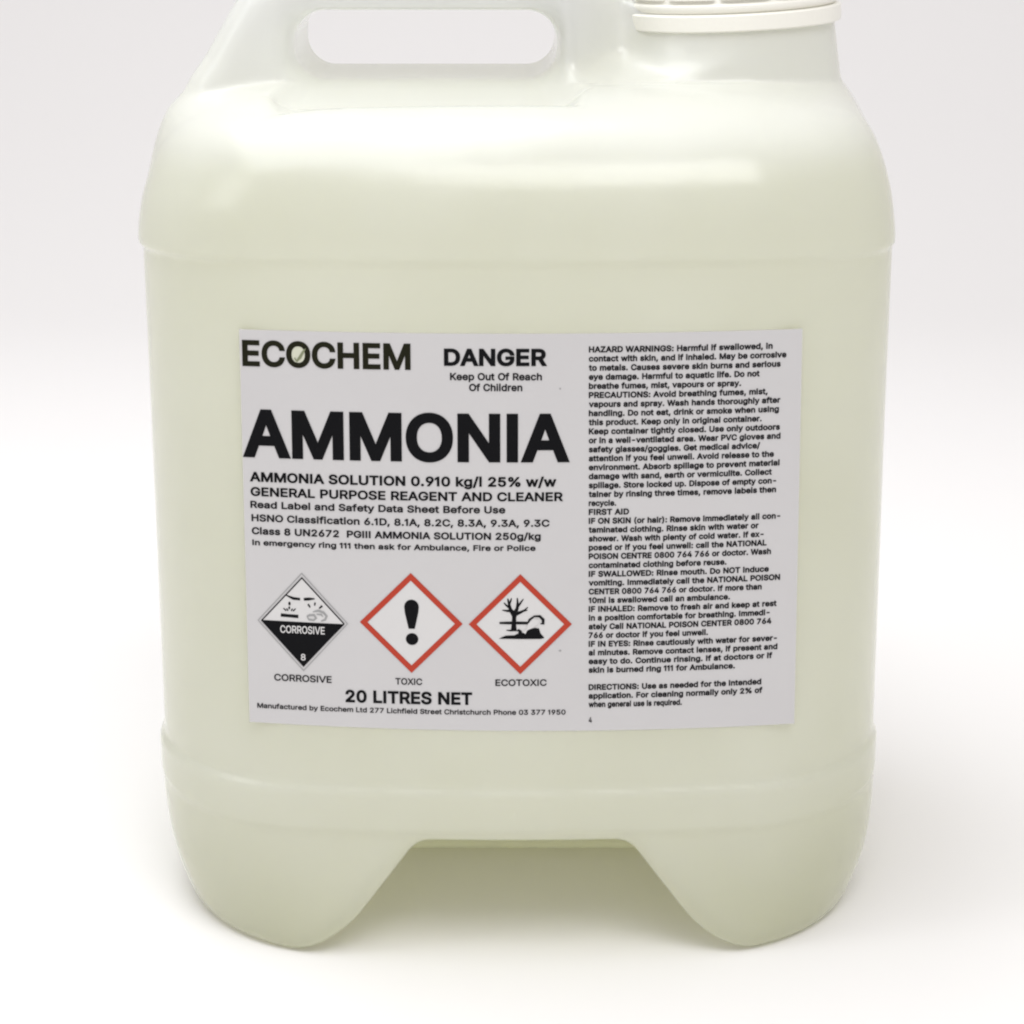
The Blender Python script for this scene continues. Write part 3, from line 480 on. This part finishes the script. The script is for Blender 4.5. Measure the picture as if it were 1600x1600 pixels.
def glyph(ch, o):
    """triangles of one letter, its strokes thickened by o on each side"""
    if (ch, o) in _GL: return _GL[ch, o]
    adv, txt = GLYPHS[ch]
    cs = []
    for c in txt.split('|'):
        p = np.array([[float(v) for v in q.split(',')] for q in c.split()])
        a = p - np.roll(p, 1, 0); b = np.roll(p, -1, 0) - p
        a /= np.maximum(np.linalg.norm(a, axis=1), 1e-9)[:, None]; b /= np.maximum(np.linalg.norm(b, axis=1), 1e-9)[:, None]
        na = np.stack([-a[:, 1], a[:, 0]], 1); nb = np.stack([-b[:, 1], b[:, 0]], 1)
        m = na + nb; l2 = np.maximum((m*m).sum(1), 0.75)
        cs.append(p + m*(2*o/l2)[:, None])
    verts, edges = [], []
    for c in cs:
        k = len(verts); n = len(c)
        verts += [Vector((x, y)) for x, y in c]; edges += [(k+i, k+(i+1) % n) for i in range(n)]
    V2, _, F2_, *_r = delaunay_2d_cdt(verts, edges, [], 0, 1e-4)
    P = np.array([[v.x, v.y] for v in V2]); T = np.array([list(f) for f in F2_])
    C = P[T].mean(1)
    w = np.zeros(len(T), int)
    for c in cs:
        d = np.roll(c, -1, 0)
        for (x0, y0), (x1, y1) in zip(c, d):
            cr = (x1-x0)*(C[:, 1]-y0) - (C[:, 0]-x0)*(y1-y0)
            w += ((y0 <= C[:, 1]) & (y1 > C[:, 1]) & (cr > 0)).astype(int)
            w -= ((y0 > C[:, 1]) & (y1 <= C[:, 1]) & (cr < 0)).astype(int)
    T = T[w < 0]
    used = np.unique(T); mp = {int(u): i for i, u in enumerate(used)}
    _GL[ch, o] = (adv, P[used], [tuple(mp[int(i)] for i in t) for t in T])
    return _GL[ch, o]

def bent(name, pts2, faces, m, depth_of, parent):
    """flat (u, v, off) drawing cut into narrow upright strips, so that it follows the curved wall"""
    bm = bmesh.new()
    vs = [bm.verts.new((p[0], p[1], p[2])) for p in pts2]
    for f in faces:
        try: bm.faces.new([vs[i] for i in f])
        except ValueError: pass
    xs = [p[0] for p in pts2]
    if depth_of:
        u = math.floor(min(xs)/depth_of)*depth_of + depth_of
        while u < max(xs):
            bmesh.ops.bisect_plane(bm, geom=bm.verts[:]+bm.edges[:]+bm.faces[:], plane_co=(u, 0, 0), plane_no=(1, 0, 0))
            u += depth_of
    for v in bm.verts: v.co = on_label(v.co.x, v.co.y, v.co.z/1000.0)
    me = bpy.data.meshes.new(name); bm.to_mesh(me); bm.free()
    return link(name, me, m, parent, smooth=False)

def lettering(name, s, left, right, base, ch, weight=24, m=None, off=0.00050):
    x = 0; vs, fs = [], []
    for c in s:
        if c == ' ': x += SPACE_ADV + weight*0.8; continue
        adv, P, T = glyph(c, weight)
        k = len(vs); vs += [(px + x, py) for px, py in P]; fs += [tuple(i+k for i in t) for t in T]
        x += adv*0.95 + weight*1.1
    x0 = min(v[0] for v in vs); x1 = max(v[0] for v in vs)
    sy = ch/(509.0+2*weight); k = (right-left)/(x1-x0)
    pts = [(left+(px-x0)*k, base+(py+weight)*sy, off*1000) for px, py in vs]
    return bent(name, pts, fs, m or M_INK, 3.0 if ch > 8 else None, label)

# brand line with a small leaf mark in the ring of its O
lettering('brand_lettering', 'ECOCHEM', -100.6, -38.0, 236.3, 9.9, 25, M_OLIVE)
lettering('warning_word', 'DANGER', -25.7, 12.2, 238.0, 6.5, 31)
lettering('warning_lettering', 'Keep Out Of Reach', -23.5, 10.3, 232.6, 2.75, 23, M_FINE)
lettering('warning_lettering', 'Of Children', -16.5, 3.1, 228.5, 2.75, 23, M_FINE)
lettering('product_lettering', 'AMMONIA', -101.3, 20.7, 201.3, 18.6, 29)
for s, l, r, b, ch, w in [
    ('AMMONIA SOLUTION 0.910 kg/l 25% w/w', -98.9, 15.8, 191.9, 3.75, 27),
    ('GENERAL PURPOSE REAGENT AND CLEANER', -98.7, 18.3, 186.3, 3.45, 24),
    ('Read Label and Safety Data Sheet Before Use', -98.9, -3.2, 181.6, 2.75, 23),
    ('HSNO Classification 6.1D, 8.1A, 8.2C, 8.3A, 9.3A, 9.3C', -98.6, 13.3, 176.4, 2.75, 23),
    ('Class 8 UN2672  PGIII AMMONIA SOLUTION 250g/kg', -98.6, 10.0, 171.3, 2.75, 25),
    ('In emergency ring 111 then ask for Ambulance, Fire or Police', -98.5, 8.1, 167.0, 2.2, 23)]:
    lettering('detail_lettering', s, l, r, b, ch, w, M_INK if ch > 3 else M_FINE)
lettering('volume_lettering', '20 LITRES NET', -64.0, -15.8, 105.9, 5.0, 29)
lettering('address_lettering', 'Manufactured by Ecochem Ltd 277 Lichfield Street Christchurch Phone 03 377 1950', -98.1, 19.6, 102.0, 2.0, 18, M_FINE)
lettering('caption_lettering', 'CORROSIVE', -91.3, -69.2, 113.4, 2.7, 15, M_FINE)
lettering('caption_lettering', 'TOXIC', -44.9, -34.7, 113.6, 2.6, 15, M_FINE)
lettering('caption_lettering', 'ECOTOXIC', -7.0, 12.4, 113.6, 2.6, 15, M_FINE)

FINE = """HAZARD WARNINGS: Harmful if swallowed, in
contact with skin, and if inhaled. May be corrosive
to metals. Causes severe skin burns and serious
eye damage. Harmful to aquatic life. Do not
breathe fumes, mist, vapours or spray.
PRECAUTIONS: Avoid breathing fumes, mist,
vapours and spray. Wash hands thoroughly after
handling. Do not eat, drink or smoke when using
this product. Keep only in original container.
Keep container tightly closed. Use only outdoors
or in a well-ventilated area. Wear PVC gloves and
safety glasses/goggles. Get medical advice/
attention if you feel unwell. Avoid release to the
environment. Absorb spillage to prevent material
damage with sand, earth or vermiculite. Collect
spillage. Store locked up. Dispose of empty con-
tainer by rinsing three times, remove labels then
recycle.
FIRST AID
IF ON SKIN (or hair): Remove immediately all con-
taminated clothing. Rinse skin with water or
shower. Wash with plenty of cold water. If ex-
posed or if you feel unwell: call the NATIONAL
POISON CENTRE 0800 764 766 or doctor. Wash
contaminated clothing before reuse.
IF SWALLOWED: Rinse mouth. Do NOT induce
vomiting. Immediately call the NATIONAL POISON
CENTER 0800 764 766 or doctor. If more than
10ml is swallowed call an ambulance.
IF INHALED: Remove to fresh air and keep at rest
in a position comfortable for breathing. Immedi-
ately Call NATIONAL POISON CENTER 0800 764
766 or doctor if you feel unwell.
IF IN EYES: Rinse cautiously with water for sever-
al minutes. Remove contact lenses, if present and
easy to do. Continue rinsing. If at doctors or if
skin is burned ring 111 for Ambulance.

DIRECTIONS: Use as needed for the intended
application. For cleaning normally only 2% of
when general use is required.""".split('\n')
ENDS = {0: 1206, 1: 1228, 2: 1219, 3: 1186, 4: 1157, 5: 1199, 6: 1219, 7: 1217, 8: 1190, 9: 1219, 10: 1220, 11: 1188, 12: 1210, 13: 1219,
        14: 1207, 15: 1214, 16: 1214, 17: 964, 18: 984, 19: 1221, 20: 1187, 21: 1195, 22: 1200, 23: 1207, 24: 1137, 25: 1204, 26: 1222,
        27: 1193, 28: 1143, 29: 1217, 30: 1206, 31: 1209, 32: 1109, 33: 1218, 34: 1219, 35: 1211, 36: 1152, 38: 1194, 39: 1196, 40: 1069}
for i, s in enumerate(FINE):
    if not s: continue
    right = 27.5 + (ENDS[i]-920)*(73.4/308.0)*(1+0.0006*i)
    lettering('fine_print', s, 27.5+0.02*i, right, 243.0-3.455*i, 2.3, 31, M_FINE)
lettering('fine_print', '4', 28.4, 29.6, 98.6, 2.2, 19, M_FINE)

# -------- flat printed shapes
class Flat:
    def __init__(self, m, off=0.00050): self.v = []; self.f = []; self.off = off; self.m = m
    def add(self, pts, faces):
        self.off += 0.000004
        b = len(self.v); self.v += [(u, v, self.off*1000) for u, v in pts]
        self.f += [tuple(i+b for i in f) for f in faces]
    def poly(self, pts): self.add(pts, [tuple(range(len(pts)))])
    def strip(self, pts, ws):
        n = len(pts); out = []
        for i, (u, v) in enumerate(pts):
            p0 = pts[max(i-1, 0)]; p1 = pts[min(i+1, n-1)]
            dx, dy = p1[0]-p0[0], p1[1]-p0[1]; l = math.hypot(dx, dy) or 1
            w = (ws[i] if isinstance(ws, (list, tuple)) else ws)/2
            out += [(u-dy/l*w, v+dx/l*w), (u+dy/l*w, v-dx/l*w)]
        self.add(out, [(2*i, 2*i+1, 2*i+3, 2*i+2) for i in range(n-1)])
    def disc(self, u, v, a, b2, n=28):
        self.poly([(u+a*math.cos(2*math.pi*i/n), v+b2*math.sin(2*math.pi*i/n)) for i in range(n)])
    def ring4(self, outer, inner):
        n = len(outer); self.add(outer+inner, [(i, (i+1) % n, n+(i+1) % n, n+i) for i in range(n)])
    def done(self, name, lab=None):
        o = bent(name, self.v, self.f, self.m, 2.5, label)
        if lab: o['label'] = lab
        return o

def diamond(cu, cv, hw, hh, n=8):
    c = [(cu-hw, cv), (cu, cv+hh), (cu+hw, cv), (cu, cv-hh)]; out = []
    for i in range(4):
        a, b = c[i], c[(i+1) % 4]
        for k in range(n): out.append((a[0]+(b[0]-a[0])*k/n, a[1]+(b[1]-a[1])*k/n))
    return out

# leaf mark inside the O of the brand word
f = Flat(M_LEAFBG, 0.00040); f.disc(-79.1, 241.2, 3.3, 3.6); f.done('leaf_mark_ground')
f = Flat(M_LEAF, 0.00056)
f.strip([(-81.0, 240.0), (-80.2, 238.8), (-79.0, 240.2), (-77.6, 242.6), (-76.8, 243.6)], [0.5, 0.9, 1.1, 0.8, 0.2]); f.done('leaf_mark')

# corrosive sign
CU, CV = -79.9, 137.3
f = Flat(M_GREY, 0.00048); f.ring4(diamond(CU, CV, 17.3, 19.6), diamond(CU, CV, 16.9, 19.1)); f.done('sign_outline')
f = Flat(M_WHITE, 0.00040); f.poly(diamond(CU, CV, 15.8, 17.6)); f.done('sign_ground')
f = Flat(M_INK, 0.00050)
f.ring4(diamond(CU, CV, 16.0, 17.9), diamond(CU, CV, 15.4, 17.2))
f.poly([(CU-16.0, CV+0.2), (CU-8, CV-8.9), (CU, CV-17.9), (CU+8, CV-8.9), (CU+16.0, CV-0.2)])
# two tilted tubes
f.strip([(CU-6.2, CV+10.5), (CU-3.4, CV+9.3), (CU-0.8, CV+9.1)], [0.4, 1.1, 1.0])
f.strip([(CU+0.6, CV+9.1), (CU+2.4, CV+9.3), (CU+4.8, CV+9.5)], [1.0, 1.2, 0.4])
# drops and splashes
f.disc(CU-4.9, CV+7.2, 0.45, 0.75); f.disc(CU-5.0, CV+5.5, 0.35, 0.6)
for a in (-1.9, -0.9, 0.9, 1.9): f.strip([(CU-4.9+a*0.7, CV+4.3), (CU-4.9+a*1.25, CV+5.3)], [0.6, 0.3])
f.strip([(CU-8.3, CV+2.5), (CU-5.2, CV+2.35), (CU-1.6, CV+2.2)], [1.3, 1.2, 1.3])
f.strip([(CU+2.2, CV+7.3), (CU+3.0, CV+6.0)], [0.7, 0.5]); f.strip([(CU+4.9, CV+8.0), (CU+4.7, CV+6.8)], [0.6, 0.5])
f.strip([(CU+7.6, CV+6.8), (CU+6.4, CV+5.7)], [0.8, 0.5])
f.done('sign_print', 'black lower half and tube symbols of the corrosive sign')
f = Flat(M_GREY, 0.00052)      # the hand
f.strip([(CU+1.6, CV+2.4), (CU+2.8, CV+2.9), (CU+4.4, CV+3.0), (CU+5.2, CV+1.8), (CU+4.2, CV+1.0), (CU+2.4, CV+1.2), (CU+1.8, CV+2.2)], [0.5, 0.9, 1.0, 0.9, 0.8, 0.8, 0.4])
f.strip([(CU+4.0, CV+4.3), (CU+6.0, CV+4.8), (CU+8.0, CV+4.2), (CU+9.2, CV+2.8), (CU+8.6, CV+1.3), (CU+7.0, CV+0.7)], [0.4, 0.9, 1.0, 0.9, 0.8, 0.4])
f.strip([(CU+5.4, CV+3.4), (CU+7.2, CV+3.3), (CU+7.8, CV+2.4)], [0.5, 0.7, 0.3])
f.done('hand_symbol')
lettering('sign_lettering', 'CORROSIVE', CU-8.6, CU+8.4, CV-4.5, 3.0, 14, M_WHITE, 0.00070)
lettering('sign_number', '8', CU-0.9, CU+0.9, CV-15.2, 2.6, 14, M_WHITE, 0.00070)

# exclamation sign
f = Flat(M_RED, 0.00050); f.ring4(diamond(-38.7, 138.2, 19.4, 19.8), diamond(-38.7, 138.2, 16.5, 16.8)); f.done('sign_frame', 'red frame of the exclamation mark sign')
f = Flat(M_WHITE, 0.00036); f.poly(diamond(-38.7, 138.2, 16.6, 16.9)); f.done('sign_ground')
f = Flat(M_INK, 0.00050)
out = []
n = 14
for i in range(n+1):
    a = math.pi*i/n; out.append((-38.5+2.75*math.cos(a), 144.6+2.9*math.sin(a)))
for t, w in ((0.25, 2.55), (0.6, 1.9), (1.0, 1.15)): out.append((-38.5-w, 144.6-8.6*t))
for t, w in ((1.0, 1.15), (0.6, 1.9), (0.25, 2.55)): out.append((-38.5+w, 144.6-8.6*t))
f.poly(out); f.disc(-38.4, 131.9, 2.35, 2.35); f.done('exclamation_mark')

# dead tree and fish sign
f = Flat(M_RED, 0.00050); f.ring4(diamond(2.4, 138.1, 19.4, 19.8), diamond(2.4, 138.1, 16.5, 16.8)); f.done('sign_frame', 'red frame of the tree and fish sign')
f = Flat(M_WHITE, 0.00036); f.poly(diamond(2.4, 138.1, 16.6, 16.9)); f.done('sign_ground')
def E(px, py):      # drawing grid of the sign to label millimetres
    return (2.4 + (px-785)/9.412*0.2413, 138.1 - (py-800)/9.412*0.2525)
def EP(pts): return [E(*p) for p in pts]
f = Flat(M_INK, 0.00050); K = 0.2413/9.412
f.strip(EP([(690, 900), (690, 800), (695, 700), (700, 620)]), [90*K, 66*K, 60*K, 90*K])
f.strip(EP([(690, 650), (640, 580), (620, 500), (600, 420)]), [80*K, 50*K, 34*K, 18*K])
f.strip(EP([(640, 560), (580, 520), (545, 480)]), [40*K, 26*K, 14*K])
f.strip(EP([(660, 600), (590, 600), (520, 590)]), [50*K, 30*K, 12*K])
f.strip(EP([(625, 500), (650, 440), (655, 410)]), [30*K, 22*K, 10*K])
f.strip(EP([(705, 640), (740, 560), (745, 480), (740, 410)]), [70*K, 44*K, 30*K, 16*K])
f.strip(EP([(745, 540), (790, 480), (830, 425)]), [36*K, 26*K, 12*K])
f.strip(EP([(710, 650), (790, 620), (850, 590), (895, 545)]), [60*K, 40*K, 26*K, 12*K])
f.strip(EP([(840, 600), (890, 590)]), [24*K, 10*K])
f.strip(EP([(480, 778), (600, 778), (760, 778), (905, 780)]), [30*K, 40*K, 44*K, 40*K])
f.poly(EP([(470, 1010), (570, 965), (700, 960), (760, 930), (830, 925), (900, 880), (1000, 850), (1060, 860), (1080, 930), (1140, 1000), (1080, 1015), (800, 1015)]))
f.strip(EP([(690, 880), (640, 890), (580, 885)]), [40*K, 24*K, 10*K])
f.strip(EP([(740, 900), (760, 880), (780, 900), (790, 950)]), [20*K, 30*K, 50*K, 60*K])
f.strip(EP([(890, 800), (920, 730), (990, 680), (1070, 680), (1120, 730), (1120, 790), (1080, 790)]), [24*K, 30*K, 26*K, 40*K, 46*K, 44*K, 16*K])
f.done('tree_symbol')
f = Flat(M_WHITE, 0.00062)
f.strip(EP([(840, 925), (880, 880), (930, 820), (1000, 760), (1055, 750)]), [50*K, 20*K, 90*K, 110*K, 40*K])
f.done('fish_symbol')
# stray ink specks on the paper
f = Flat(M_GREY, 0.00045)
f.disc(17.0, 229.4, 0.35, 0.3, 10); f.done('ink_speck')
f = Flat(M_GREY, 0.00045); f.disc(17.4, 127.6, 0.5, 0.35, 10); f.done('ink_speck')
